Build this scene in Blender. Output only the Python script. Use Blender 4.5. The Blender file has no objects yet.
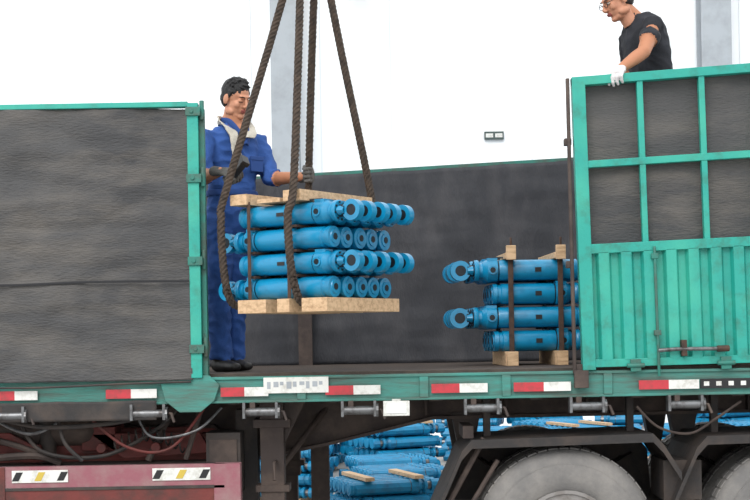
import bpy, bmesh, math, random
from mathutils import Vector, Matrix, noise, kdtree
random.seed(7)
S = bpy.context.scene
COL = S.collection
V = Vector
try:
    S.view_settings.view_transform = 'Standard'
except Exception:
    pass

# ------------------------------------------------------------------ materials
def lin(h):
    h = h.lstrip('#'); o = []
    for i in (0, 2, 4):
        c = int(h[i:i+2], 16)/255
        o.append(c/12.92 if c <= .04045 else ((c+.055)/1.055)**2.4)
    return tuple(o)+(1,)

def mat(name, col, rough=.6, metal=0, dirt=None, amt=.5, scale=4, bump=0, bscale=40, stretch=(1,1,1), col2=None, coat=0):
    m = bpy.data.materials.new(name); m.use_nodes = True
    nt = m.node_tree; N = nt.nodes; L = nt.links
    b = N['Principled BSDF']
    b.inputs['Roughness'].default_value = rough
    b.inputs['Metallic'].default_value = metal
    b.inputs['Base Color'].default_value = lin(col)
    b.inputs['Coat Weight'].default_value = coat
    b.inputs['Coat Roughness'].default_value = .15
    tc = N.new('ShaderNodeTexCoord'); mp = N.new('ShaderNodeMapping')
    mp.inputs['Scale'].default_value = stretch
    L.new(tc.outputs['Object'], mp.inputs['Vector'])
    last = None
    if dirt:
        n = N.new('ShaderNodeTexNoise'); n.inputs['Scale'].default_value = scale
        n.inputs['Detail'].default_value = 8; n.inputs['Roughness'].default_value = .65
        L.new(mp.outputs[0], n.inputs['Vector'])
        r = N.new('ShaderNodeValToRGB')
        r.color_ramp.elements[0].position = .62-amt*.35; r.color_ramp.elements[0].color = (0,0,0,1)
        r.color_ramp.elements[1].position = .78-amt*.1; r.color_ramp.elements[1].color = (1,1,1,1)
        L.new(n.outputs[0], r.inputs[0])
        mx = N.new('ShaderNodeMix'); mx.data_type = 'RGBA'
        mx.inputs[6].default_value = lin(col); mx.inputs[7].default_value = lin(dirt)
        L.new(r.outputs[0], mx.inputs[0])
        L.new(mx.outputs[2], b.inputs['Base Color'])
        last = mx
    if col2 and last:
        n = N.new('ShaderNodeTexNoise'); n.inputs['Scale'].default_value = scale*.35
        n.inputs['Detail'].default_value = 4
        L.new(tc.outputs['Object'], n.inputs['Vector'])
        r = N.new('ShaderNodeValToRGB')
        r.color_ramp.elements[0].position = .42; r.color_ramp.elements[1].position = .68
        r.color_ramp.elements[0].color = (0,0,0,1)
        r.color_ramp.elements[1].color = (.8,.8,.8,1)
        L.new(n.outputs[0], r.inputs[0])
        m2 = N.new('ShaderNodeMix'); m2.data_type = 'RGBA'
        L.new(last.outputs[2], m2.inputs[6]); m2.inputs[7].default_value = lin(col2)
        L.new(r.outputs[0], m2.inputs[0]); L.new(m2.outputs[2], b.inputs['Base Color'])
    if bump:
        n = N.new('ShaderNodeTexNoise'); n.inputs['Scale'].default_value = bscale
        n.inputs['Detail'].default_value = 5
        L.new(mp.outputs[0], n.inputs['Vector'])
        bp = N.new('ShaderNodeBump'); bp.inputs['Strength'].default_value = bump
        bp.inputs['Distance'].default_value = .01
        L.new(n.outputs[0], bp.inputs['Height']); L.new(bp.outputs[0], b.inputs['Normal'])
    return m

M_teal = mat('teal_paint', '#20978A'[:7], .5, 0, '#2E6B5C', .4, 9, .15, 60, col2='#3BA892')
M_tealD = mat('teal_paint_dirty', '#2A7468', .6, 0, '#4A4038', .6, 7, .2, 50)
M_rail = mat('rail_paint', '#3A867C', .6, 0, '#4B4A42', .7, 6, .2, 50, stretch=(.4,1,3))
M_tarp = mat('black_tarp', '#3A3A3C', .7, 0, '#66605A', .5, 2.6, .7, 60, stretch=(.5,1,1.8), col2='#4C4B4B')
M_tarpin = mat('inner_tarp', '#313237', .75, 0, '#48474A', .5, 2.5, .5, 60, stretch=(1.4,1,.5))
M_seam = mat('tarp_seam', '#232326', .8)
M_blue = mat('blue_prop_paint', '#0482AE', .36, 0, '#07688F', .4, 9, .1, 40, coat=.35)
M_blueB = mat('blue_prop_paint_worn', '#067CA8', .45, 0, '#1D5577', .4, 9)
M_steel = mat('dull_steel', '#77787A', .4, .7, '#3B3431', .5, 20)
M_dsteel = mat('dark_steel', '#1E252C', .45, .4, '#131619', .5, 20)
M_dark = mat('chassis_black', '#2A2727', .7, 0, '#4A3E37', .6, 5, .3, 30)
M_brown = mat('chassis_brown', '#3A302D', .75, 0, '#5A4C44', .55, 5, .3, 30)
M_red = mat('faded_red_paint', '#8A525C', .6, 0, '#8E7573', .6, 6, .2, 40)
M_red2 = mat('oxide_red', '#6A2C28', .7, 0, '#3E2A26', .6, 6, .3, 30)
M_rub = mat('tyre_rubber', '#6B6968', .85, 0, '#86827E', .6, 5, .3, 60)
M_rim = mat('rim_steel', '#8A8684', .5, .3, '#5A5048', .5, 8)
M_rope = mat('rope_fibre', '#4E4137', .9, 0, '#2A2420', .6, 30, .8, 180)
M_wood = mat('timber', '#CFAE8A', .7, 0, '#9C7C5A', .55, 8, .3, 50, stretch=(1,6,6))
M_woodD = mat('timber_dark', '#8A6E54', .75, 0, '#5E4A3A', .55, 8, .3, 50)
M_floorb = mat('bed_floor_boards', '#4A3F38', .8, 0, '#2E2825', .55, 8, .3, 50)
M_rust = mat('rusty_strap', '#4E3A30', .75, .2, '#2D2523', .5, 20)
M_rr = mat('reflector_red', '#B8323C', .35, 0, '#8A3A3A', .45, 20)
M_rw = mat('reflector_white', '#D6D6D2', .35, 0, '#A9A59C', .4, 20)
M_yel = mat('hazard_yellow', '#BFA644', .5)
M_blk = mat('black_plastic', '#18181A', .45)
M_wall = mat('white_wall_panel', '#F6F8FA', .6, 0, '#EDF0F3', .4, .6)
M_seamw = mat('wall_seam', '#E2E6E9', .6)
M_colm = mat('column_grey', '#9FA5AB', .5, 0, '#8E9398', .4, 3)
M_grd = mat('concrete_ground', '#A8A6A2', .8, 0, '#8A8782', .5, 1.5, .3, 20)
M_skin = mat('skin', '#BE866A', .55, 0, '#AC745A', .4, 14)
M_skin2 = mat('skin_arm', '#B07656', .55, 0, '#A06A4C', .4, 14)
M_lip = mat('lips', '#8C4A42', .5)
M_hair = mat('black_hair', '#121113', .55, 0, None, bump=.8, bscale=150)
M_cov = mat('blue_coverall', '#2B5296', .85, 0, '#20427C', .45, 10, .3, 120)
M_covd = mat('blue_coverall_trim', '#21427E', .85)
M_tow = mat('towel', '#C6C0B4', .95, 0, '#B0A89A', .4, 20, .8, 200)
M_tsh = mat('black_tshirt', '#222329', .9, 0, '#2C2E36', .4, 10, .2, 100)
M_jean = mat('dark_jeans', '#2A3145', .9)
M_glove = mat('grey_glove', '#5A5856', .9, 0, '#403E3C', .5, 30, .5, 200)
M_glovew = mat('white_glove', '#DAD6D6', .9, 0, '#B5B0B2', .5, 30, .5, 200)
M_eye = mat('eye_white', '#B8ACA2', .3)
M_shoe = mat('black_shoe', '#1C1A1B', .5, 0, '#3A3430', .4, 20)
M_sign = mat('sign_dark', '#3C4A48', .5)

# ------------------------------------------------------------------ mesh builder
class MB:
    def __init__(s): s.v=[]; s.f=[]; s.m=[]
    def add(s, vs, fs, mi=0, M=None):
        o=len(s.v)
        s.v += [tuple(M@V(p)) if M else tuple(p) for p in vs]
        s.f += [tuple(i+o for i in f) for f in fs]; s.m += [mi]*len(fs)
    def box(s, x0,x1,y0,y1,z0,z1, mi=0, M=None):
        vs=[(x,y,z) for z in (z0,z1) for y in (y0,y1) for x in (x0,x1)]
        s.add(vs,[(0,2,3,1),(4,5,7,6),(0,1,5,4),(2,6,7,3),(0,4,6,2),(1,3,7,5)],mi,M)
    def tube(s, pts, rad, n=10, mi=0, ref=(0,0,1), M=None, rounded=False):
        vs,fs=tube(pts,rad,n,ref,rounded); s.add(vs,fs,mi,M)
    def lathe(s, prof, n=16, mi=0, M=None):
        vs=[];fs=[]
        for x,r in prof:
            for k in range(n):
                a=2*math.pi*k/n; vs.append((x,max(r,1e-4)*math.cos(a),max(r,1e-4)*math.sin(a)))
        for i in range(len(prof)-1):
            for k in range(n):
                k2=(k+1)%n; fs.append((i*n+k,i*n+k2,(i+1)*n+k2,(i+1)*n+k))
        fs.append(tuple(range(n))[::-1]); fs.append(tuple((len(prof)-1)*n+k for k in range(n)))
        s.add(vs,fs,mi,M)
    def ring(s, c, ro, ri, th, n=18, mi=0, M=None):
        # plate ring, axis = local Y
        vs=[];fs=[]
        for y in (-th/2,th/2):
            for r in (ro,ri):
                for k in range(n):
                    a=2*math.pi*k/n; vs.append((c[0]+r*math.cos(a),c[1]+y,c[2]+r*math.sin(a)))
        for k in range(n):
            k2=(k+1)%n
            fs += [(k,k2,n+k2,n+k),(2*n+k,3*n+k,3*n+k2,2*n+k2),(k,2*n+k,2*n+k2,k2),(n+k,n+k2,3*n+k2,3*n+k)]
        s.add(vs,fs,mi,M)
    def prism(s, poly, y0, y1, mi=0, M=None):
        n=len(poly)
        vs=[(x,y0,z) for x,z in poly]+[(x,y1,z) for x,z in poly]
        fs=[tuple(range(n)),tuple(range(2*n-1,n-1,-1))]+[(i,n+i,n+(i+1)%n,(i+1)%n) for i in range(n)]
        s.add(vs,fs,mi,M)
    def obj(s, name, mats, parent=None, bevel=0, angle=35):
        me=bpy.data.meshes.new(name); me.from_pydata(s.v,[],s.f)
        for m in mats: me.materials.append(m)
        me.polygons.foreach_set('material_index', s.m)
        me.polygons.foreach_set('use_smooth',[True]*len(s.f))
        me.update()
        bm=bmesh.new(); bm.from_mesh(me); bmesh.ops.recalc_face_normals(bm,faces=bm.faces); bm.to_mesh(me); bm.free()
        me.set_sharp_from_angle(angle=math.radians(angle))
        o=bpy.data.objects.new(name,me); COL.objects.link(o)
        if parent: o.parent=parent
        if bevel:
            b=o.modifiers.new('bevel','BEVEL'); b.width=bevel; b.segments=2; b.limit_method='ANGLE'
        return o

def tube(pts, rad, n=12, ref=(0,0,1), rounded=False):
    pts=[V(p) for p in pts]; rad=[(r,r) if not isinstance(r,(tuple,list)) else tuple(r) for r in rad]
    if rounded:
        d=(pts[0]-pts[1]).normalized(); e=(pts[-1]-pts[-2]).normalized(); r0=rad[0]; r1=rad[-1]
        m0=min(r0); m1=min(r1)
        pre=[(pts[0]+d*m0*math.sin(a),(r0[0]*math.cos(a),r0[1]*math.cos(a))) for a in (1.45,1.0,.5)]
        post=[(pts[-1]+e*m1*math.sin(a),(r1[0]*math.cos(a),r1[1]*math.cos(a))) for a in (.5,1.0,1.45)]
        pts=[p for p,_ in pre]+pts+[p for p,_ in post]; rad=[r for _,r in pre]+rad+[r for _,r in post]
    vs=[];fs=[]; ref=V(ref); N=len(pts)
    for i,p in enumerate(pts):
        t=(pts[min(i+1,N-1)]-pts[max(i-1,0)]).normalized()
        rr=ref if abs(t.dot(ref))<.95 else V((1,0,0)) if abs(t.x)<.9 else V((0,1,0))
        a=t.cross(rr).normalized(); b=a.cross(t).normalized()
        for k in range(n):
            q=2*math.pi*k/n; vs.append(p+a*rad[i][0]*math.cos(q)+b*rad[i][1]*math.sin(q))
    for i in range(N-1):
        for k in range(n):
            k2=(k+1)%n; fs.append((i*n+k,i*n+k2,(i+1)*n+k2,(i+1)*n+k))
    fs.append(tuple(range(n))[::-1]); fs.append(tuple((N-1)*n+k for k in range(n)))
    return vs,fs

def catmull(pts, k=6, closed=False):
    P=[V(p) for p in pts]; out=[]; n=len(P)
    rng=n if closed else n-1
    for i in range(rng):
        if closed: a,b,c,d=P[(i-1)%n],P[i],P[(i+1)%n],P[(i+2)%n]
        else: a,b,c,d=P[max(i-1,0)],P[i],P[i+1],P[min(i+2,n-1)]
        for j in range(k):
            t=j/k
            out.append(.5*((2*b)+(c-a)*t+(2*a-5*b+4*c-d)*t*t+(3*b-a-3*c+d)*t**3))
    if not closed: out.append(P[-1])
    return out

def ell(c, r, R=None, nu=16, nv=10):
    vs=[];fs=[]
    for i in range(1,nv):
        t=math.pi*i/nv
        for k in range(nu):
            a=2*math.pi*k/nu; p=V((r[0]*math.sin(t)*math.cos(a),r[1]*math.sin(t)*math.sin(a),r[2]*math.cos(t)))
            vs.append((R@p if R else p)+V(c))
    for i in range(nv-2):
        for k in range(nu):
            k2=(k+1)%nu; fs.append((i*nu+k,(i+1)*nu+k,(i+1)*nu+k2,i*nu+k2))
    fs.append(tuple(range(nu))); fs.append(tuple((nv-2)*nu+k for k in range(nu))[::-1])
    return vs,fs

def empty(name, loc=(0,0,0)):
    o=bpy.data.objects.new(name,None); COL.objects.link(o); o.location=loc; o.empty_display_size=.2
    return o

def organic(name, parts, mats, voxel, smooth=2, M=None, parent=None, folds=None, zmin=None):
    """parts: (verts, faces, label) closed shells -> one continuous remeshed surface"""
    vs=[];fs=[]
    for pv,pf,l in parts:
        o=len(vs); vs+=[V(p) for p in pv]; fs+=[tuple(i+o for i in f) for f in pf]
    me=bpy.data.meshes.new('tmp'); me.from_pydata(vs,[],fs); me.update()
    bm=bmesh.new(); bm.from_mesh(me); bmesh.ops.recalc_face_normals(bm,faces=bm.faces); bm.to_mesh(me); bm.free()
    t=bpy.data.objects.new('tmp',me); COL.objects.link(t)
    md=t.modifiers.new('r','REMESH'); md.mode='VOXEL'; md.voxel_size=voxel
    dg=bpy.context.evaluated_depsgraph_get(); dg.update()
    me2=bpy.data.meshes.new_from_object(t.evaluated_get(dg)); bpy.data.objects.remove(t)
    me2.materials.clear()
    for m in mats: me2.materials.append(m)
    kd_pts=[]
    for pv,pf,l in parts:
        for f in pf:
            if len(f)==4:
                a,b,c,d=[V(pv[i]) for i in f]
                for u in (0,.33,.66):
                    for w in (0,.33,.66):
                        kd_pts.append(((a*(1-u)+b*u)*(1-w)+(d*(1-u)+c*u)*w,l))
        for p in pv: kd_pts.append((V(p),l))
    kd=kdtree.KDTree(len(kd_pts))
    for i,(p,l) in enumerate(kd_pts): kd.insert(p,i)
    kd.balance()
    bm=bmesh.new(); bm.from_mesh(me2)
    for _ in range(smooth): bmesh.ops.smooth_vert(bm,verts=bm.verts,factor=.5,use_axis_x=True,use_axis_y=True,use_axis_z=True)
    bm.normal_update()
    for f in bm.faces:
        _,i,_=kd.find(f.calc_center_median()); f.material_index=kd_pts[i][1]; f.smooth=True
    if folds:
        amp,sc,labels=folds
        for v in bm.verts:
            if v.link_faces and all(f.material_index in labels for f in v.link_faces):
                p=v.co
                n1=noise.noise(V((p.x*sc,p.y*sc,p.z*sc*.55)))
                n2=1-2*abs(noise.noise(V((p.x*sc*1.3+p.z*sc*.5,p.y*sc*1.3,p.z*sc*1.5+7))))
                v.co=p+v.normal*(n1+.6*n2-.3)*amp
    if zmin is not None:
        for v in bm.verts:
            if v.co.z<zmin: v.co.z=zmin
    if M: bmesh.ops.transform(bm,matrix=M,verts=bm.verts)
    bm.to_mesh(me2); bm.free(); me2.name=name
    o=bpy.data.objects.new(name,me2); COL.objects.link(o)
    if parent: o.parent=parent
    return o

# ------------------------------------------------------------------ place: ground, wall, columns
GZ=-.18
b=MB(); b.box(-22,22,-14,13.3,GZ-.1,GZ); b.obj('floor',[M_grd])
b=MB()
b.box(-20,20,13,13.25,GZ,11)
for i in range(-18,20):                      # panel standing seams
    b.box(i*1.05-.012+.3,i*1.05+.012+.3,12.985,13.01,GZ,11,1)
b.box(-20,20,12.98,13.01,GZ,.25)
b.obj('wall_back',[M_wall,M_seamw])
def column(x0,x1,y):
    b=MB(); b.box(x0,x1,y,y+.03,GZ,10.5); b.box(x0,x1,y+.32,y+.35,GZ,10.5)
    xm=(x0+x1)/2; b.box(xm-.012,xm+.012,y+.03,y+.32,GZ,10.5); b.box(x0-.08,x1+.08,y-.08,y+.43,GZ,GZ+.03)
    for sx in (x0+.05,x1-.05): b.tube([(sx,y-.04,GZ+.03),(sx,y-.04,GZ+.09)],[.02,.02],8)
    return b.obj('steel_column',[M_colm],bevel=.003)
column(-1.46,-1.06,12.5); column(4.86,5.3,12.5); column(-7.6,-7.2,12.5)
b=MB(); b.box(1.69,1.98,12.95,12.985,4.46,4.58,0); b.box(1.71,1.82,12.945,12.95,4.49,4.55,1); b.box(1.85,1.96,12.945,12.95,4.49,4.55,1)
b.obj('exit_sign',[M_sign,M_rw])

# ------------------------------------------------------------------ cargo truck
truck=empty('cargo_truck')
FZ=1.33
b=MB()
for i in range(12):
    b.box(-4.5,4.6,.05+i*.192,.05+i*.192+.186,FZ-.05,FZ)
b.obj('bed_floor',[M_floorb],truck,.003)
b=MB()
for y0 in (0,2.34):
    b.box(-4.5,4.6,y0,y0+.06,1.165,1.31)
    b.box(-4.5,4.6,y0-.012,y0+.07,1.295,1.312)
    b.box(-4.5,4.6,y0-.012,y0+.07,1.162,1.178)
b.prism([(-1.23,1.30),(-1.20,1.18),(-1.12,1.115),(-1.0,1.115),(-.92,1.18),(-.89,1.27),(-.95,1.325),(-1.2,1.325)],-.03,-.005)
for x in (-.45,.25,.72,1.3): b.box(x,x+.05,-.016,-.0,1.175,1.295)
b.obj('side_rail',[M_rail],truck,.003)
b=MB()
for a,c,d in [(-2.2,-2.06,-1.93),(-1.54,-1.397,-1.25),(-.885,-.75,-.614),(-.288,-.128,.026),(.317,.477,.637),(.786,.957,1.112),(1.5,1.67,1.843),(2.2,2.35,2.5)]:
    b.box(a,c,-.02,-.0125,1.2,1.252,0); b.box(c,d,-.02,-.0125,1.2,1.252,1)
b.box(1.85,2.16,-.02,-.0125,1.2,1.255,2); 
for i in range(4): b.box(1.87+i*.07,1.90+i*.07,-.022,-.02,1.215,1.24,1)
b.obj('reflector_strip',[M_rr,M_rw,M_blk],truck)
b=MB(); b.box(-.64,-.27,-.022,-.0125,1.215,1.305,0)
for i in range(9): b.box(-.62+i*.037,-.60+i*.037+.008*(i%2),-.0235,-.022,1.24+.01*(i%3),1.28,1)
b.obj('rail_label',[M_rw,M_colm],truck)
b=MB(); b.box(.04,.19,-.045,.0,1.075,1.16,0); b.box(.06,.17,-.05,-.045,1.09,1.145,1); b.box(.09,.14,-.02,0,1.14,1.17,0)
b.obj('side_marker_lamp',[M_rw,M_wall],truck,.003)
b=MB()
for cx in (-2.1,-1.3,-.66,-.1,.6,1.2,1.76,2.35):
    b.tube([(cx-.09,-.02,1.11),(cx+.09,-.02,1.11)],[.024,.024],12,0,ref=(0,1,0))
    for sx in (-.1,.085): b.prism([(cx+sx,1.165),(cx+sx+.015,1.165),(cx+sx+.015,1.075),(cx+sx,1.075)],-.05,.02,0)
    b.lathe([(0,.04),(.012,.04)],10,0,Matrix.Translation((cx+.1,-.02,1.11)))
    b.tube([(cx+.118,-.02,1.11),(cx+.13,-.02,1.11),(cx+.15,-.035,1.06)],[.01,.01,.008],6,1)
    b.box(cx-.06,cx-.03,-.03,.0,1.11,1.165,1)
b.obj('strap_winch',[M_steel,M_brown],truck,0)
b=MB()
for i in range(16):
    x=-4.3+i*.58
    b.box(x,x+.012,.06,2.34,1.16,FZ-.05); b.box(x-.03,x+.04,.06,2.34,1.15,1.16)
for y in (.72,1.6):
    web=[(-4.4,FZ-.05),(4.5,FZ-.05),(4.5,1.05),(.35,1.03),(-.3,.88),(-.62,.82),(-.86,.82),(-1.0,1.0),(-4.4,1.02)]
    b.prism(web,y,y+.015)
    fl=[(4.5,1.05),(.35,1.03),(-.3,.88),(-.62,.82),(-.86,.82),(-1.0,1.0),(-4.4,1.02)]
    for (xa,za),(xb,zb) in zip(fl[:-1],fl[1:]):
        b.prism([(xa,za),(xb,zb),(xb,zb-.02),(xa,za-.02)],y-.07,y+.085)
    for i in range(9): b.box(-.2+i*.5,-.185+i*.5,y-.06,y+.07,1.04,FZ-.06)
b.obj('chassis_beam',[M_brown],truck)
def cloth(name,x0,x1,zt0,zt1,z0,y,mtl,nx=90,nz=60,amp=.012,parent=truck,th=.004,seam=None,f=(3,1.2)):
    vs=[];fs=[]
    for j in range(nz+1):
        for i in range(nx+1):
            u=i/nx;w=j/nz; x=x0+(x1-x0)*u; zt=zt0+(zt1-zt0)*u-.006*abs(math.sin(u*(x1-x0)*7))
            z=z0+(zt-z0)*w
            rd=1-2*abs(noise.noise(V((x*f[0]*.9+z*.8,y+4,z*f[1]*1.4))))
            d=amp*(noise.noise(V((x*f[0],y*3,z*f[1])))*1.4+.5*noise.noise(V((x*9,y,z*5)))+.8*rd-.4+.35*noise.noise(V((x*3,y,z*14))))
            if seam and z<seam: d-=.014
            vs.append((x,y+d,z))
    for j in range(nz):
        for i in range(nx):
            a=j*(nx+1)+i; fs.append((a,a+1,a+nx+2,a+nx+1))
    bb=MB(); bb.add(vs,fs); o=bb.obj(name,[mtl],parent,angle=70)
    s=o.modifiers.new('s','SOLIDIFY'); s.thickness=th
    return o
cloth('far_side_tarp',-4.4,4.4,2.56,2.93,1.33,2.33,M_tarpin,200,50,.02)
b=MB()
for zc,t in ((1.36,.04),(1.9,.03)): b.box(-4.4,4.4,2.37,2.4,zc,zc+t)
b.prism([(-4.4,2.55),(4.4,2.925),(4.4,2.955),(-4.4,2.58)],2.36,2.4)
for i in range(15): b.box(-4.3+i*.6,-4.26+i*.6,2.365,2.4,1.31,2.55+.0426*i*.6)
b.box(-.56,-.46,2.24,2.30,1.33,2.3,1)
b.obj('far_side_frame',[M_tealD,M_brown],truck)
cloth('near_side_tarp',-2.62,-1.04,2.865,2.85,1.3,-.02,M_tarp,140,140,.019,seam=1.86,f=(2.0,2.6))
b=MB()
pts=catmull([(-2.62,-.056,1.868),(-2.1,-.054,1.855),(-1.6,-.054,1.866),(-1.05,-.054,1.862)],14); b.tube(pts,[(.004,.008)]*len(pts),6,0)
b.obj('tarp_seam',[M_seam],truck)
b=MB()
for a,c in ((-1.048,-.985),(-2.66,-2.6)):
    b.box(a,c,-.045,.03,1.31,2.875,0)
b.box(-.985,-.955,-.01,.05,1.31,2.85,1)
b.box(-2.6,-1.045,-.035,.03,2.855,2.885,0); b.box(-2.6,-1.045,-.004,.03,1.32,1.36,0)
for i in (1,2,3): b.box(-2.6+i*.39,-2.57+i*.39,.0,.03,1.36,2.86,0)
for z in (1.45,1.95,2.42,2.8):
    b.box(-1.055,-.97,-.058,-.04,z,z+.05,1); b.tube([(-.965,-.02,z-.02),(-.965,-.02,z+.09)],[.014,.014],10,1)
    b.tube([(-1.02,-.065,z+.025),(-1.02,-.04,z+.025)],[.012,.012],8,1,ref=(1,0,0))
b.obj('near_side_frame',[M_teal,M_tealD],truck,.003)
b=MB()
b.tube(catmull([(-2.6,-.045,1.29),(-2.0,-.045,1.27),(-1.4,-.045,1.285),(-1.05,-.045,1.29)],8),[.007]*25,6)
b.obj('tarp_cord',[M_dark],truck)
cloth('hanging_tarp_edge',-2.7,-1.25,1.19,1.19,1.075,-.03,M_dark,90,8,.012)

def shear_mesh(o):
    for v in o.data.vertices:
        k=(v.co.z-1.33)/1.65
        v.co.z += (v.co.x-1.15)*(.012+.05*k)
        v.co.x += (1-k)*.035
def gate(x0,x1,pref):
    L=x1-x0
    b=MB()
    b.box(x0,x0+.075,-.035,.03,1.315,2.985,0); b.box(x1-.06,x1,-.03,.03,1.325,2.985,0)
    b.box(x0,x1,-.034,.03,2.935,2.985,0)
    b.box(x0+.07,x1-.05,-.03,.02,2.465,2.505,0); b.box(x0+.07,x1-.05,-.032,.02,1.975,2.03,0); b.box(x0+.07,x1-.05,-.03,.02,1.33,1.375,0)
    nb=max(1,round(L/.34))
    for i in range(1,nb):
        x=x0+.035+i*(L-.06)/nb; b.box(x-.017,x+.017,-.026,.012,2.0,2.95,0)
    per=.128; x=x0+.075; top=[]
    while x<x1-.06-.01:
        for dx,y in ((0,.004),(.026,.004),(.040,-.032),(.098,-.032),(.114,.004)):
            if x+dx<x1-.06: top.append((x+dx,y))
        x+=per
    top.append((x1-.06,.004)); n=len(top)
    vs=[(a,c,1.37) for a,c in top]+[(a,c,1.98) for a,c in top]+[(a,c+.006,1.37) for a,c in top]+[(a,c+.006,1.98) for a,c in top]
    fs=[]
    for i in range(n-1): fs+=[(i,i+1,n+i+1,n+i),(2*n+i,3*n+i,3*n+i+1,2*n+i+1)]
    b.add(vs,fs,0)
    for hx in (x0+.3,x1-.3):
        b.box(hx-.03,hx+.03,-.045,-.03,1.30,1.37,1); b.tube([(hx-.05,-.045,1.335),(hx+.05,-.045,1.335)],[.013,.013],8,1,ref=(0,1,0))
    lx=x0+.43
    b.tube([(lx,-.045,1.27),(lx,-.045,2.0)],[.009,.009],8,1)
    for z in (1.5,1.93): b.box(lx-.02,lx+.02,-.055,-.03,z,z+.03,1)
    b.tube([(lx,-.05,1.415),(lx+.1,-.06,1.42),(lx+.36,-.06,1.415)],[.012,.012,.012],8,3,ref=(0,1,0))
    b.tube([(lx+.33,-.06,1.415),(lx+.40,-.06,1.415)],[.018,.018],8,2,ref=(0,1,0))
    b.box(lx+.13,lx+.16,-.07,-.025,1.38,1.47,2)
    f=b.obj(pref+'_frame',[M_teal,M_tealD,M_rust,M_steel],truck,.003); shear_mesh(f)
    c=cloth(pref+'_tarp',x0+.03,x1-.02,2.95,2.95,1.9,.03,M_tarp,60,60,.008,f=(3,3)); shear_mesh(c)
gate(1.145,2.26,'gate'); gate(2.28,3.5,'rear_gate')
b=MB(); b.box(1.13,1.21,-.05,-.01,1.215,1.315); b.box(1.14,1.2,-.02,.05,1.31,1.35); b.tube([(1.135,-.02,1.3),(1.122,-.02,2.98)],[.012,.012],8)
b.box(1.10,1.14,-.02,.03,1.9,1.94); b.box(1.10,1.14,-.02,.03,2.6,2.64)
b.obj('gate_post',[M_brown],truck,.003)

def wheel(name,cx,y0,cz=.34,r=.52,w=.28):
    b=MB(); M=Matrix.Translation((cx,y0,cz))@Matrix.Rotation(math.radians(90),4,'Z')
    prof=[(.02,.27),(.0,.30),(-.006,.36),(-.002,.43),(.02,.485),(.05,.512),(.08,.52),(w-.08,.52),(w-.05,.51),(w-.02,.485),(w,.43),(w+.004,.36),(w,.3),(w-.02,.27)]
    b.lathe(prof,64,0,M)
    for k in range(52):
        a=2*math.pi*k/52; R=Matrix.Translation((cx,y0,cz))@Matrix.Rotation(a,4,'Y')
        b.box(.505,.524,.07,w/2-.01,-.026,.026,0,R); b.box(.505,.524,w/2+.01,w-.07,-.026,.026,0,R)
    b.ring((cx,y0+.0,cz),.375,.36,.012,48,0); b.ring((cx,y0+.004,cz),.44,.432,.012,48,0)
    b.lathe([(.0,.285),(-.012,.285),(-.012,.265),(.03,.25),(.07,.2),(.06,.13),(-.03,.12),(-.06,.10),(-.075,.05)],32,1,M)
    for k in range(10):
        a=2*math.pi*k/10; b.tube([(cx+.165*math.cos(a),y0+.07,cz+.165*math.sin(a)),(cx+.165*math.cos(a),y0+.02,cz+.165*math.sin(a))],[.014,.014],6,1,ref=(0,0,1))
    return b.obj(name,[M_rub,M_rim],truck)
for i,cx in enumerate((1.085,2.435,3.785)):
    wheel(f'wheel_near_{i+1}',cx,.06); wheel(f'wheel_inner_{i+1}',cx,.38); wheel(f'wheel_far_{i+1}',cx,2.06)
b=MB()
for cx in (1.085,2.435,3.785):
    b.tube([(cx,.1,.34),(cx,2.3,.34)],[.07,.07],14,0)
    for y in (.74,1.62):
        for k in range(5): b.tube(catmull([(cx-.5+k*.06,y,.78-k*.022),(cx,y,.50-k*.018+.06),(cx+.5-k*.06,y,.78-k*.022)],6),[(.04,.009)]*13,6,0)
        b.prism([(cx-.62,1.05),(cx-.44,1.05),(cx-.5,.72),(cx-.56,.72)],y-.05,y+.05,0)
    pr=[(cx-.78,.46),(cx-.60,.86),(cx-.54,.925),(cx+.50,.945),(cx+.56,.88),(cx+.66,.72)]
    for (xa,za),(xb,zb) in zip(pr[:-1],pr[1:]):
        b.prism([(xa,za),(xb,zb),(xb,zb-.018),(xa,za-.018)],.03,.72,1)
        b.prism([(xa,za),(xb,zb),(xb,zb-.05),(xa,za-.05)],.02,.034,1)
    for dx in (-.45,.4): b.box(cx+dx,cx+dx+.04,.3,.36,.92,1.17,0)
    b.box(cx-.75,cx-.74,.05,.7,.12,.5,1)
    b.prism([(cx-.62,.82),(cx-.54,.91),(cx+.5,.92),(cx+.6,.8),(cx+.62,.5),(cx-.72,.5)],.74,.75,1)
b.box(1.66,1.88,.12,.5,.55,.78,0)
b.obj('axle_and_mudguard',[M_dark,M_dark],truck)
b=MB()
b.tube([(.35,.1,.45),(.62,.1,.93)],[.018,.018],8); b.tube([(.48,.1,.45),(.7,.12,.8)],[.014,.014],8)
b.box(.5,.56,.1,.5,.93,1.0)
b.tube(catmull([(1.5,.06,1.1),(1.62,.05,.98),(1.8,.05,.94),(1.95,.06,1.02),(2.1,.06,1.12)],6),[.008]*25,6)
b.obj('wheel_stays',[M_brown],truck)
b=MB()
for y in (.28,1.98):
    b.box(-.69,-.55,y,y+.15,.55,1.17); b.box(-.67,-.57,y+.02,y+.13,-.12,.6); b.box(-.76,-.48,y-.04,y+.19,GZ,-.12)
    b.box(-.72,-.52,y-.01,y+.16,.62,.66); b.box(-.73,-.51,y-.01,y+.16,1.0,1.05)
    b.prism([(-.55,1.15),(-.42,1.15),(-.55,.9)],y+.05,y+.08)
b.tube([(-.62,.43,.75),(-.62,1.98,.75)],[.03,.03],10)
b.tube([(-.6,.3,.8),(-.6,.18,.8),(-.6,.15,.7)],[.012,.012,.012],8)
b.box(-.44,-.32,1.3,1.42,.4,1.17)
b.tube([(-.62,.4,.7),(-.3,.75,1.1)],[.02,.02],8)
b.obj('landing_gear',[M_brown],truck,.004)
b=MB()
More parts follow.
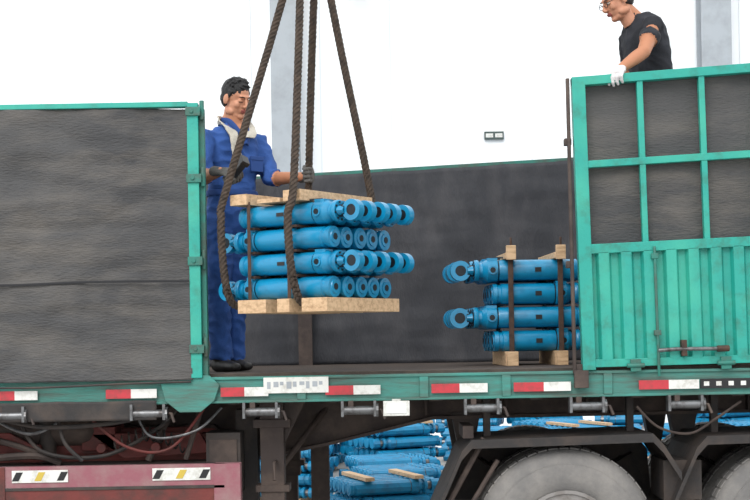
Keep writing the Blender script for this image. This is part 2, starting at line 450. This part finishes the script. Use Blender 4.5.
for y in (.55,1.7):
    b.box(-4.2,-.95,y,y+.08,.72,.96,0)
b.box(-1.0,-.92,.5,1.85,.72,.96,0)
b.box(-2.6,-1.5,.35,.5,.86,.93,0); b.box(-1.75,-1.55,.3,.6,.88,1.02,0)
b.prism([(-1.7,.98),(-1.05,.98),(-.98,.86),(-1.5,.83)],.3,.34,0)
b.box(-4.2,-1.1,.5,.54,.965,1.0,0)
b.prism([(-2.3,1.0),(-2.15,1.0),(-1.85,.83),(-2.0,.83)],.2,.24,0)
for x in (-2.0,-1.62,-1.3): b.tube([(x,.28,.9),(x,.22,.9)],[.03,.03],10,0)
b.obj('tractor_frame_rail',[M_red2],truck,.004)
b=MB()
b.box(-3.2,-.87,-.03,.02,.70,.82,0); b.box(-3.2,-.87,-.03,.02,.50,.685,1); b.box(-3.2,-.87,-.035,-.03,.683,.70,2)
b.box(-.93,-.78,-.035,.06,.30,.82,0); b.box(-3.2,-.85,.02,.4,.80,.81,2)
b.box(-2.2,-2.12,-.038,-.03,.5,.82,1)
for x0,x1 in ((-2.08,-1.76),(-1.28,-.95)):
    b.box(x0,x1,-.036,-.03,.73,.80,3)
    n=5
    for i in range(n):
        w=(x1-x0)/n; xa=x0+i*w
        if i in (0,2,4): b.prism([(xa,.74),(xa+w*.6,.74),(xa+w,.79),(xa+w*.4,.79)],-.038,-.036,4 if i!=2 else 5)
b.obj('side_guard',[M_red,M_red2,M_dark,M_rw,M_blk,M_yel],truck,.003)
b=MB()
def cable(pts,r,mi): 
    p=catmull(pts,8); b.tube(p,[r]*len(p),7,mi)
cable([(-2.3,.1,1.14),(-2.0,.08,1.0),(-1.75,.1,1.12),(-1.6,.12,1.14)],.01,1)
cable([(-2.1,.15,1.13),(-1.95,.12,.9),(-1.6,.15,.86),(-1.3,.2,1.0),(-1.15,.2,1.14)],.012,0)
cable([(-1.7,.1,1.13),(-1.45,.08,.92),(-1.2,.1,.9),(-1.0,.15,1.13)],.009,2)
cable([(-1.4,.12,1.13),(-1.3,.1,.97),(-1.05,.1,1.0),(-.9,.15,1.13)],.008,1)
cable([(-2.4,.2,.84),(-2.0,.15,.87),(-1.85,.18,.82)],.022,3)
cable([(-2.3,.2,.98),(-2.1,.15,.93),(-1.9,.18,.85)],.018,3)
cable([(-1.85,.1,1.13),(-1.8,.07,.95),(-1.7,.08,.84)],.012,0)
cable([(-2.2,.05,1.1),(-1.9,.04,1.04),(-1.5,.04,1.06),(-1.25,.05,1.12)],.014,0)
p=[]
for i in range(140): a=i*.45; p.append(V((-1.55+i*.003,.22+.04*math.cos(a),.9+.04*math.sin(a)+.08*math.sin(i/140*3.14))))
b.tube(p,[.006]*140,5,0)
b.tube([(-1.95,.3,1.15),(-1.95,.3,.82)],[.05,.05],14,0); b.tube([(-2.2,.35,1.0),(-1.75,.35,1.0)],[.09,.09],18,3,ref=(0,1,0),rounded=True)
b.tube([(-1.2,.3,1.14),(-1.35,.25,.82)],[.02,.02],8,3); b.tube([(-1.02,.2,1.14),(-1.12,.2,.83)],[.016,.016],8,3)
b.box(-1.0,-.8,.2,.5,.62,.98,0); b.box(-.98,-.82,.19,.2,.66,.94,3)
b.box(-.85,-.72,.45,.6,.3,1.1,0)
b.obj('air_lines',[M_dark,M_steel,M_red2,M_brown],truck)

# ------------------------------------------------------------------ hydraulic props
def prop(b, M, n=20, r=.06, L=.86, detail=True, mi=0, ms=1):
    """axis +X from 0 (base) to L (head)"""
    t=L-.30
    prof=[(0,r*.62),(.006,r*.66),(.008,r*.98),(.035,r*1.0),(.04,r*.88),(.058,r*.88),(.063,r),(t-.01,r),(t,r*.97)]
    b.lathe(prof,n,mi,M)
    if detail:
        b.lathe([(-.002,r*.32),(.004,r*.32)],12,2,M)
    b.lathe([(t-.004,r*.93),(t+.012,r*.93)],n,2 if detail else ms,M)
    b.lathe([(t+.008,r*1.02),(t+.012,r*1.1),(t+.075,r*1.1),(t+.08,r*1.02),(t+.1,r*.85),(t+.105,r*.72),(t+.13,r*.7)],n,mi,M)
    b.lathe([(t+.128,r*.98),(t+.132,r*1.02),(t+.152,r*1.02),(t+.157,r*.95)],n,mi,M)
    b.lathe([(t+.155,r*.58),(t+.2,r*.58)],max(8,n//2),2 if detail else ms,M)
    if detail:
        b.ring((t+.243,0,0),r*.97,r*.52,r*.8,22,mi,M)
        b.lathe([(-r*.36,r*.5),(r*.36,r*.5)],16,2,M@Matrix.Translation((t+.243,0,0))@Matrix.Rotation(math.pi/2,4,'Z'))
        b.tube([(t+.165,0,0),(t+.2,0,0)],[(r*.85,r*.5),(r*.7,r*.4)],12,mi,M=M)
        b.tube([(t+.045,-r*.95,0),(t+.045,-r*1.2,0)],[r*.46,r*.42],14,mi,ref=(1,0,0),M=M)
        b.tube([(t+.045,-r*1.2,0),(t+.045,-r*1.26,0)],[r*.27,r*.27],10,2,ref=(1,0,0),M=M)
        b.box(t+.01,t+.077,-r*.62,r*.62,r*.8,r*1.17,mi,M)
        b.tube([(t+.03,r*.2,r*1.17),(t+.03,r*.2,r*1.24),(t-.05,-r*.3,r*1.2)],[.007,.007,.006],6,2,M=M)
        for k in range(8):
            a=k*math.pi/4+.2; b.tube([(t+.155,r*.8*math.cos(a),r*.8*math.sin(a)),(t+.163,r*.8*math.cos(a),r*.8*math.sin(a))],[.006,.006],6,2,M=M)
    else:
        b.lathe([(t+.2,r*.9),(t+.28,r*.9)],n,mi,M)

def bundle(name, C, yaw, r, pz, py, ncol, L, zrows, left_heads, dx_even, x_odd, L_odd):
    root=empty(name,(C[0],C[1],zrows[-1]))
    Minv=Matrix.Translation((-C[0],-C[1],-zrows[-1]))
    W=Matrix.Translation((C[0],C[1],0))@Matrix.Rotation(yaw,4,'Z')
    b=MB()
    for ri,z in enumerate(zrows):
        for c in range(ncol):
            yy=(c-(ncol-1)/2)*py
            j=random.uniform(-.006,.006)
            if ri%2==0: x=-L/2+dx_even; ll=L
            else: x=x_odd; ll=L_odd
            s = 1 if (ri%2==0)!=left_heads else -1
            if s==1: M=W@Matrix.Translation((x+j,yy,z))
            else: M=W@Matrix.Translation((x+ll+j,yy,z))@Matrix.Rotation(math.pi,4,'Z')@Matrix.Scale(-1,4,(0,1,0))
            prop(b,Minv@M,20,r,ll)
    b.obj('props',[M_blue,M_steel,M_dsteel],root)
    return root,W,Minv

yawA=math.radians(-35)
rowsA=[2.209,2.074,1.938,1.803]
CA=(-.262,-.1)
bA,WA,IA=bundle('hydraulic_prop_bundle',CA,yawA,.059,.1355,.120,5,.82,rowsA,False,.01,-.58,.82)
b=MB(); HW=.32; Mx=IA@WA
for s,hw in ((-.36,.06),(.02,.06)):
    b.box(s-hw,s+hw,-HW-.02,HW+.02,2.275,2.335,0,Mx)
for s0,s1 in ((-.35,-.15),(-.07,.015),(.10,.27)):
    b.box(s0,s1,-HW-.05,HW+.0,1.668,1.742,0,Mx)
b.box(-.24,-.08,-HW-.0,HW,2.277,2.30,0,Mx)
for s in (-.30,-.02):
    for y in (-HW-.004,HW+.001): b.box(s-.012,s+.012,y,y+.003,1.73,2.29,1,Mx)
for z in (2.141,2.006,1.87):
    for s in (-.30,.0): b.box(s-.02,s+.02,-HW+.02,HW-.02,z-.007,z+.007,1,Mx)
b.obj('timber_packing',[M_wood,M_rust],bA,.004)
b=MB()
for z in (2.209,1.938): b.box(-.12,-.07,-2*.12-.059-.003,-2*.12-.05,z-.010,z+.010,0,Mx)
b.obj('nameplates',[M_blk],bA)

rB=.066; pB=.15
zb=FZ+.09+rB; rowsB=[zb+3*pB,zb+2*pB,zb+pB,zb]
CB=(.905,1.12)
bB,WB,IB=bundle('hydraulic_prop_bundle',CB,math.radians(3),rB,pB,.138,4,.86,rowsB,True,0,-.17,.70)
b=MB(); Mx=IB@WB; hw=2*.138
for s in (-.06,.255):
    b.box(s-.04,s+.04,-hw-.03,hw+.03,FZ,FZ+.09,0,Mx)
    for y in (-hw-.035,hw+.02): b.box(s-.016,s+.016,y,y+.015,FZ+.03,rowsB[0]+.09,1,Mx)
    b.box(s-.035,s+.035,-hw-.04,hw+.04,rowsB[0]+rB+.002,rowsB[0]+rB+.04,0,Mx)
    b.box(s-.03,s+.03,-hw-.07,-hw-.036,rowsB[0]+.06,rowsB[0]+.15,0,Mx)
    b.box(s-.035,s+.035,-hw-.07,-hw-.036,FZ,FZ+.09,0,Mx)
    b.tube([(s,-hw-.055,rowsB[0]+.15),(s,-hw-.055,rowsB[0]+.20)],[.008,.008],8,1,M=Mx)
b.obj('timber_clamps',[M_wood,M_rust],bB,.004)
b=MB()
for i,z in enumerate(rowsB): b.box(.1,.14,-1.5*.138-rB-.003,-1.5*.138-rB+.006,z-.014,z+.014,0,Mx)
b.obj('nameplates',[M_blk],bB)

b=MB(); rnd=random.Random(3)
for iy in range(7):
    for ix in range(11):
        cx=-3.2+ix*1.12+rnd.uniform(-.1,.1); cy=4.3+iy*1.15+rnd.uniform(-.1,.1)
        if iy<2 and ix<3: continue
        nl=rnd.choice((3,4,4,5)) if iy>1 else 3
        yaw=math.radians(rnd.uniform(-12,12)+(25 if ix%2 else -10))
        W=Matrix.Translation((cx,cy,0))@Matrix.Rotation(yaw,4,'Z')
        for l in range(nl):
            for c in range(5):
                M=W@Matrix.Translation((-.43,(c-2)*.13,GZ+.14+l*.135))
                if l%2: M=W@Matrix.Translation((.35,(c-2)*.13,GZ+.14+l*.135))@Matrix.Rotation(math.pi,4,'Z')
                prop(b,M,10,.06,.86,False,0,1)
        for s in (-.25,.2):
            b.box(s-.05,s+.05,-.36,.36,GZ,GZ+.08,2,W)
            if (ix+iy)%3==0: b.box(s-.04,s+.04,-.34,.34,GZ+.14+nl*.135-.07,GZ+.14+nl*.135-.04,2,W)
b.obj('hydraulic_prop_stack',[M_blueB,M_steel,M_wood])

# ------------------------------------------------------------------ slings + crane
crane=empty('overhead_crane')
HK=V((-.30,0,4.1))
b=MB()
b.box(-.52,-.22,-12,12.9,7.0,7.03); b.box(-.52,-.22,-12,12.9,7.42,7.45); b.box(-.38,-.36,-12,12.9,7.03,7.42)
b.box(-.55,-.19,-12.3,-12,GZ,7.45)
b.box(-.6,-.14,-.25,.25,6.7,6.98)
for dx in (-.05,.05): b.tube([(HK.x+dx,0,4.55),(HK.x+dx,0,6.75)],[.012,.012],8,1)
b.box(HK.x-.09,HK.x+.09,-.06,.06,4.33,4.6,1)
b.tube([(HK.x,0,4.35),(HK.x,0,4.25)],[.025,.025],10,1)
hk=catmull([(HK.x,0,4.27),(HK.x+.05,0,4.2),(HK.x+.07,0,4.12),(HK.x+.03,0,4.05),(HK.x-.04,0,4.05),(HK.x-.08,0,4.12),(HK.x-.07,0,4.17)],5)
b.tube(hk,[.024-.0004*i for i in range(len(hk))],10,1,ref=(0,1,0),rounded=True)
b.obj('girder_and_hook',[M_yel,M_steel],crane)

def rope(name,loop):
    P=catmull(loop,14)
    out=[P[0]]; step=.012
    for a,c in zip(P[:-1],P[1:]):
        n=max(1,round((c-a).length/step))
        for i in range(1,n+1): out.append(a.lerp(c,i/n))
    b=MB(); N=len(out); tw=2*math.pi/.11
    s=0; fr=[]; up=V((1,0,0))
    for i,p in enumerate(out):
        t=(out[min(i+1,N-1)]-out[max(i-1,0)]).normalized()
        up=(up-t*up.dot(t)).normalized(); fr.append((p,up.copy(),t.cross(up),s))
        if i<N-1: s+=(out[i+1]-p).length
    for k in range(4):
        pts=[p+(u*math.cos(s*tw+k*math.pi/2)+w*math.sin(s*tw+k*math.pi/2))*.0125 for p,u,w,s in fr]
        b.tube(pts[::1],[.0115]*len(pts),6,0)
    b.obj(name,[M_rope])
def WP(s,t,z):
    return WA@V((s,t,z))
def sling(s,hn,hf,out1,sf):
    n=-.335; f=.335
    return [HK+V((hn,-.02,.0)), HK.lerp(WP(s,n-.01,2.36),.5)+V((hn*.5,0,0)), WP(s,n-.02-out1*.3,2.36), WP(s-.01,n-.04-out1,2.2), WP(s,n-.04-out1,1.95), WP(s,n-.03,1.80),
            WP(s,n+.02,1.725), WP(s,n+.12,1.712), WP(s,0,1.71), WP(sf,f-.1,1.712), WP(sf,f-.02,1.73), WP(sf,f+.02,1.81), WP(sf,f+.03,2.1),WP(sf,f+.02,2.35), HK.lerp(WP(sf,f,2.35),.5)+V((hf*.5,0,0)), HK+V((hf,.03,.0))]
rope('lifting_sling',sling(-.43,0,.02,.02,-.40))
rope('lifting_sling',sling(.055,-.07,-.03,.03,.06))

# ------------------------------------------------------------------ people
def frame(fwd,up):
    y=V(fwd).normalized(); z=V(up); z=(z-y*z.dot(y)).normalized(); x=y.cross(z)
    return Matrix((x,y,z)).transposed()

def hand(name,wrist,fwd,back,thumb,mtl,parent,curl=(50,60,40),sc=1.0,tc=.5):
    R=frame(fwd,back); P=[]
    def L(p): return (R@(V(p)*sc))+V(wrist)
    zref=R@V((0,0,1))
    P.append((*tube([L((0,-.045,0)),L((0,.0,0)),L((0,.03,0)),L((0,.065,0)),L((0,.088,-.002))],[(.034,.03),(.031,.024),(.038,.018),(.043,.016),(.041,.013)],14,zref,True),0))
    for i,(ox,ln) in enumerate(((-.0345,.066),(-.0115,.076),(.0115,.082),(.0345,.074))):
        if thumb<0: ox=-ox
        p=V((ox,.082,-.002)); a=0; pts=[p+V((0,-.03,0)),p]
        for seg,c in zip((.45,.32,.25),curl):
            a+=math.radians(c+(3-i)*2); p=p+V((ox*.06,math.cos(a),-math.sin(a)))*ln*seg; pts.append(p)
        P.append((*tube([L(q) for q in pts],[.0105*sc,.0105*sc,.0098*sc,.009*sc,.008*sc],8,R@V((1,0,0)),True),0))
    t=thumb; pts=[(t*.018,.012,-.006),(t*.045,.035,-.014),(t*(.058-.01*tc),.062,-.022-.02*tc),(t*(.05-.025*tc),.088,-.03-.03*tc)]
    P.append((*tube([L(q) for q in pts],[.016*sc,.0135*sc,.011*sc,.009*sc],8,zref,True),0))
    return organic(name,P,[mtl],.0038,1,parent=parent)

def head(name,c,fwd,up,parent,glasses=False,down=False):
    R=frame(fwd,up); T=Matrix.Translation(c)@R.to_4x4()
    P=[(*ell((0,-.012,.032),(.074,.092,.086)),0),(*ell((0,.018,-.03),(.062,.070,.080)),0),
       (*ell((0,.058,-.092),(.028,.026,.021)),0),(*ell((0,.03,-.085),(.048,.045,.03)),0),
       (*ell((0,.077,.030),(.046,.014,.010)),0)]
    for s in (-1,1):
        P+= [(*ell((s*.036,.056,-.022),(.024,.024,.026)),0),(*ell((s*.079,-.006,-.004),(.009,.02,.033),Matrix.Rotation(s*.25,3,'Z')),0),
             (*ell((s*.012,.098,-.028),(.009,.010,.008)),0),(*ell((s*.05,.01,-.07),(.022,.04,.025)),0)]
        if down: P.append((*ell((s*.031,.0735,.005),(.016,.013,.010)),0))
    P.append((*tube([(0,.082,.022),(0,.094,.0),(0,.106,-.022),(0,.1,-.032)],[.008,.0095,.0125,.009],8,(1,0,0),True),0))
    P.append((*ell((0,.090,-.053),(.023,.010,.0055)),1)); P.append((*ell((0,.087,-.064),(.019,.010,.006)),1))
    P.append((*tube([(0,-.015,-.05),(0,-.02,-.11),(0,-.03,-.16)],[(.052,.055),(.05,.052),(.055,.058)],16,(0,1,0)),0))
    organic(name,P,[M_skin,M_lip],.004,2,M=T,parent=parent)
    H=[(*ell((0,-.022,.048),(.081,.096,.084)),0),(*ell((0,-.05,.0),(.074,.062,.072)),0)]
    rr=random.Random(5)
    for k in range(60):                       # short tousled tufts
        a=rr.uniform(-1.9,1.9); el=rr.uniform(.38,1.3)
        q=V((.077*math.sin(a)*math.cos(el),-.02+.091*math.cos(a)*math.cos(el),.048+.081*math.sin(el)))
        d=V((.008*math.sin(a),.008+.006*math.cos(a),rr.uniform(-.003,.009)))
        H.append((*tube([q-d,q,q+d*1.2],[.011,.009,.004],6,(1,0,0),True),0))
    for s in (-1,1): H.append((*tube([(s*.073,.014,.05),(s*.0735,.012,.025),(s*.0725,.010,.005)],[(.007,.018),(.005,.012),(.003,.006)],8,(0,1,0),True),0))
    organic('hair',H,[M_hair],.0042,1,M=T,parent=parent,folds=(.003,60,{0}))
    b=MB()
    for s in (-1,1):
        if down:
            b.tube([(s*.018,.0835,-.001),(s*.031,.0865,-.003),(s*.044,.081,-.001)],[.0016,.002,.0014],6,1,M=T)
        else:
            v,f=ell((s*.031,.0755,.006),(.014,.011,.006)); b.add(v,f,0,T)
            v,f=ell((s*.031,.084,.005),(.006,.004,.0055)); b.add(v,f,1,T)
        b.tube([(s*.014,.0895,.027),(s*.03,.0895,.031),(s*.050,.078,.027)],[(.002,.003),(.002,.0035),(.001,.002)],6,1,M=T)
    if glasses:
        for s in (-1,1):
            pts=[(s*.033+.022*math.cos(a),.097,.004+.016*math.sin(a)) for a in [2*math.pi*k/14 for k in range(15)]]
            b.tube(pts,[.0018]*15,5,1,M=T,ref=(0,1,0)); b.tube([(s*.055,.096,.01),(s*.075,.06,.012),(s*.08,-.01,.012)],[.0018]*3,5,1,M=T)
        b.tube([(-.011,.099,.006),(.011,.099,.006)],[.0018]*2,5,1,M=T,ref=(0,1,0))
    b.obj('face_details',[M_eye,M_hair],parent)

w1=empty('worker',(-.88,.62,FZ))
f=V((.64,-.77,0)); rt=V((-.77,-.64,0))
def reparent(root):
    for o in list(COL.objects):
        if o.parent==root: o.matrix_parent_inverse=Matrix.Translation(root.location).inverted()
cx,cy=-.865,.62
def tor(z,w,d,dx=0,dy=0): return (V((cx+dx,cy+dy,z)),(w,d))
sec=[tor(2.17,.10,.09),tor(2.22,.155,.115),tor(2.30,.168,.122),tor(2.40,.158,.115),tor(2.50,.160,.116),tor(2.62,.180,.126,.005),tor(2.70,.186,.122,.008),tor(2.77,.176,.103,.01),tor(2.815,.125,.08,.01),tor(2.85,.07,.062,.012)]
P=[(*tube([s[0] for s in sec],[s[1] for s in sec],28,f,False),0)]
RS=V((-1.005,.50,2.755)); RE=V((-1.02,.38,2.50)); RW=V((-.885,.19,2.51))
LS=V((-.715,.735,2.755)); LE=V((-.63,.66,2.515)); LW=V((-.405,.445,2.50))
for Sh,E,Wr in ((RS,RE,RW),(LS,LE,LW)):
    P.append((*tube([Sh+(V((cx,cy,2.74))-Sh)*.3,Sh,Sh.lerp(E,.5),E,E.lerp(Wr,.2)],[.062,.07,.064,.058,.058],16,(0,1,.2),False),0))
    P.append((*tube([E.lerp(Wr,.1),E.lerp(Wr,.3),E.lerp(Wr,.6),Wr],[.036,.041,.036,.027],14,(0,0,1),True),1))
RH=V((-.935,.565,2.24)); LH=V((-.82,.675,2.24))
RK=V((-.955,.53,1.82)); LK=V((-.86,.66,1.82)); RA=V((-.94,.57,1.43)); LA=V((-.88,.70,1.43))
for H,K,A in ((RH,RK,RA),(LH,LK,LA)):
    P.append((*tube([H+V((0,0,.05)),H,H.lerp(K,.45),K,K.lerp(A,.4),K.lerp(A,.85),A+V((0,0,-.02))],[.085,.095,.088,.074,.070,.064,.068],18,f,False),0))
    P.append((*tube([A+V((0,0,.06)),A+V((0,0,-.06))],[.04,.042],12,f,True),3))
    P.append((*tube([A-f*.055+V((0,0,-.06)),A+V((0,0,-.058)),A+f*.08+V((0,0,-.065)),A+f*.15+V((0,0,-.07))],[(.038,.042),(.042,.045),(.046,.035),(.04,.026)],14,(0,0,1),True),3))
NB=V((-.85,.60,2.80)); HC=V((-.822,.57,2.995))
P.append((*tube([NB+V((0,0,-.02)),NB.lerp(HC,.35),NB.lerp(HC,.75)],[(.062,.062),(.052,.055),(.05,.052)],16,f,True),1))
P.append((*ell(V((cx+.012,cy,2.80))+f*.062,(.042,.042,.05)),1))
organic('body',P,[M_cov,M_skin2,M_tow,M_shoe],.0075,2,parent=w1,folds=(.017,10,{0}),zmin=FZ)
head('head',HC,V((.70,-.66,-.34)),V((.2,-.26,1)),w1,down=True)
hand('left_hand',LW,V((.55,-.83,0)),V((.83,.55,0)),1,M_glove,w1,(62,70,50),1.05,.9)
hand('right_hand',RW,V((.85,-.45,-.1)),V((-.25,-.55,.8)),-1,M_glove,w1,(42,55,40),1.08,.8)
b=MB()
nc=V((cx+.012,cy,0))
for s in (-1,1):
    side=rt*s
    pts=[nc+side*.05-f*.05+V((0,0,2.875)),nc+side*.072+V((0,0,2.868)),nc+side*.06+f*.06+V((0,0,2.85)),nc+side*.035+f*.118+V((0,0,2.78)),nc+side*.01+f*.138+V((0,0,2.71))]
    p=catmull(pts,5); b.tube(p,[(.007,.02)]*len(p),8,0)
p0=nc+f*.128-rt*.085
Rm=Matrix.Translation(p0+V((0,0,2.60)))@Matrix((rt,f,V((0,0,1)))).transposed().to_4x4()
b.box(-.045,.045,-.006,.006,-.05,.04,0,Rm); b.box(-.047,.047,-.004,.009,.02,.045,0,Rm)
ring=[nc+rt*math.cos(a)*.166+f*math.sin(a)*.125+V((-.01,0,2.42)) for a in [2*math.pi*k/28 for k in range(29)]]
b.tube(ring,[(.006,.02)]*29,6,0)
b.obj('collar_and_pocket',[M_covd],w1,.003)
def strip(name,pts,wid,norms,mtl,parent,th=.008):
    b=MB(); P=catmull(pts,6); Wd=catmull([V(n) for n in norms],6); vs=[];n=len(P); K=8
    for i in range(n):
        for k in range(K+1):
            u=k/K-.5; q=P[i]+Wd[i].normalized()*wid*u; q=q+V((noise.noise(q*30),noise.noise(q*30+V((9,0,0))),0))*.008
            vs.append(q)
    fs=[(i*(K+1)+k,i*(K+1)+k+1,(i+1)*(K+1)+k+1,(i+1)*(K+1)+k) for i in range(n-1) for k in range(K)]
    b.add(vs,fs); o=b.obj(name,[mtl],parent,angle=80); s=o.modifiers.new('s','SOLIDIFY'); s.thickness=th; s.offset=1
    return o
strip('towel',[nc-rt*.02+f*.15+V((0,0,2.75)),nc-rt*.05+f*.125+V((0,0,2.79)),nc-rt*.075+f*.02+V((0,0,2.86)),nc-rt*.04-f*.075+V((0,0,2.875)),nc+rt*.05-f*.07+V((0,0,2.875)),nc+rt*.095+f*.01+V((0,0,2.86)),nc+rt*.085+f*.12+V((0,0,2.785)),nc+rt*.075+f*.15+V((0,0,2.68)),nc+rt*.07+f*.155+V((0,0,2.56))],
      .065,[rt,rt*.8-f*.3,-f*.7+rt*.5+V((0,0,-.4)),rt*.2+V((0,0,1)),-rt*.2+V((0,0,1)),f*.5+rt*.7+V((0,0,.4)),rt,rt,rt],M_tow,w1)
g=RW+V((.075,-.055,-.02))
b=MB(); R=frame((.55,-.35,.55),(-.3,-.6,.5)).to_4x4(); T=Matrix.Translation(g)@R
b.box(-.03,.03,-.07,.10,-.022,.018,0,T); b.box(-.035,.035,.09,.12,-.03,.024,0,T)
for i in range(3):
    for j in (-.013,.013): b.tube([(j,.0+i*.025,.018),(j,.0+i*.025,.024)],[.007,.007],8,1,ref=(1,0,0),M=T)
b.obj('crane_remote_control',[M_blk,M_steel],w1,.004)
reparent(w1)

w2=empty('worker',(1.72,.5,1.93))
f=V((-.93,-.37,0)); rt=V((-.37,.93,0))
pc=V((1.71,.50,0))
sec=[(1.745,2.75,.10,.09),(1.745,2.80,.155,.105),(1.74,2.88,.160,.11),(1.725,2.98,.15,.102),(1.705,3.1,.155,.106),(1.68,3.22,.175,.113),(1.655,3.32,.18,.11),(1.64,3.385,.155,.092),(1.63,3.42,.11,.072),(1.625,3.445,.065,.06)]
P=[]
for a,c,l in ((0,4,2),(2,10,0)):
    ss=sec[a:c]; k=1.0 if l==2 else 1.04
    P.append((*tube([V((s[0],pc.y-(1.74-s[0])*.3,s[1])) for s in ss],[(s[2]*k,s[3]*k) for s in ss],26,f),l))
LS=V((1.685,.31,3.34)); LE=V((1.59,.14,3.155)); LW=V((1.44,.045,3.045))
RS=V((1.60,.64,3.34)); RE=V((1.63,.74,3.08)); RW=V((1.52,.70,2.84))
for Sh,E,Wr in ((LS,LE,LW),(RS,RE,RW)):
    P.append((*tube([Sh+(V((1.65,.48,3.33))-Sh)*.3,Sh,Sh.lerp(E,.35),Sh.lerp(E,.55)],[.060,.066,.062,.060],16,(0,1,.2),False),0))
    P.append((*tube([Sh.lerp(E,.3),Sh.lerp(E,.7),E,E.lerp(Wr,.3),E.lerp(Wr,.7),Wr],[.043,.044,.041,.041,.034,.027],14,(0,1,.2),True),1))
for H,K,A in ((V((1.72,.40,2.80)),V((1.66,.39,2.38)),V((1.74,.40,2.03))),(V((1.75,.60,2.80)),V((1.70,.62,2.38)),V((1.78,.63,2.03)))):
    P.append((*tube([H+V((0,0,.04)),H.lerp(K,.45),K,K.lerp(A,.4),A+V((0,0,-.02))],[.09,.088,.068,.064,.06],16,f),2))
    P.append((*tube([A-f*.055+V((0,0,-.06)),A+V((0,0,-.055)),A+f*.08+V((0,0,-.065)),A+f*.15+V((0,0,-.07))],[(.038,.042),(.042,.05),(.046,.035),(.04,.026)],14,(0,0,1),True),3))
HC=V((1.49,.43,3.525)); NB=V((1.62,.47,3.40))
P.append((*tube([NB,NB.lerp(HC,.4),NB.lerp(HC,.8)],[(.058,.06),(.052,.055),(.05,.05)],16,f,True),1))
organic('body',P,[M_tsh,M_skin2,M_jean,M_shoe],.0075,2,parent=w2,folds=(.010,11,{0,2}),zmin=1.93)
head('head',HC,V((-.80,-.25,-.42)),V((-.45,-.1,1)),w2,glasses=True)
hand('left_hand',LW,V((-.42,-.72,-.32)),V((-.15,-.35,.95)),1,M_glovew,w2,(35,45,30),1.08,.3)
hand('right_hand',RW,V((-.4,-.1,-.9)),V((-.3,.9,.1)),-1,M_glovew,w2,(25,30,20),1.05,.3)
reparent(w2)
b=MB()
for l in range(6):
    for i in range(5):
        if l%2==0: b.box(1.50,2.18,.14+i*.18,.14+i*.18+.165,FZ+l*.1,FZ+l*.1+.098)
        else: b.box(1.50+i*.14,1.50+i*.14+.12,.14,1.025,FZ+l*.1,FZ+l*.1+.098)
b.obj('timber_stack',[M_woodD],None,.004)

# ------------------------------------------------------------------ light + camera
w=bpy.data.worlds.new('World'); S.world=w; w.use_nodes=True
bg=w.node_tree.nodes['Background']; bg.inputs[0].default_value=(.95,.98,1,1); bg.inputs[1].default_value=1.55
sun=bpy.data.lights.new('sun','SUN'); sun.energy=2.2; sun.angle=math.radians(35); sun.color=(1,.98,.95)
so=bpy.data.objects.new('sun_light',sun); COL.objects.link(so); so.rotation_euler=(math.radians(48),0,math.radians(-22))
cam=bpy.data.cameras.new('camera'); co=bpy.data.objects.new('camera',cam); COL.objects.link(co)
co.location=(0,-8,1.52); co.rotation_euler=(math.pi/2,math.radians(1),0)
cam.sensor_width=36; cam.clip_end=200
cam.lens=1400/750*36; cam.shift_y=88/750
S.camera=co
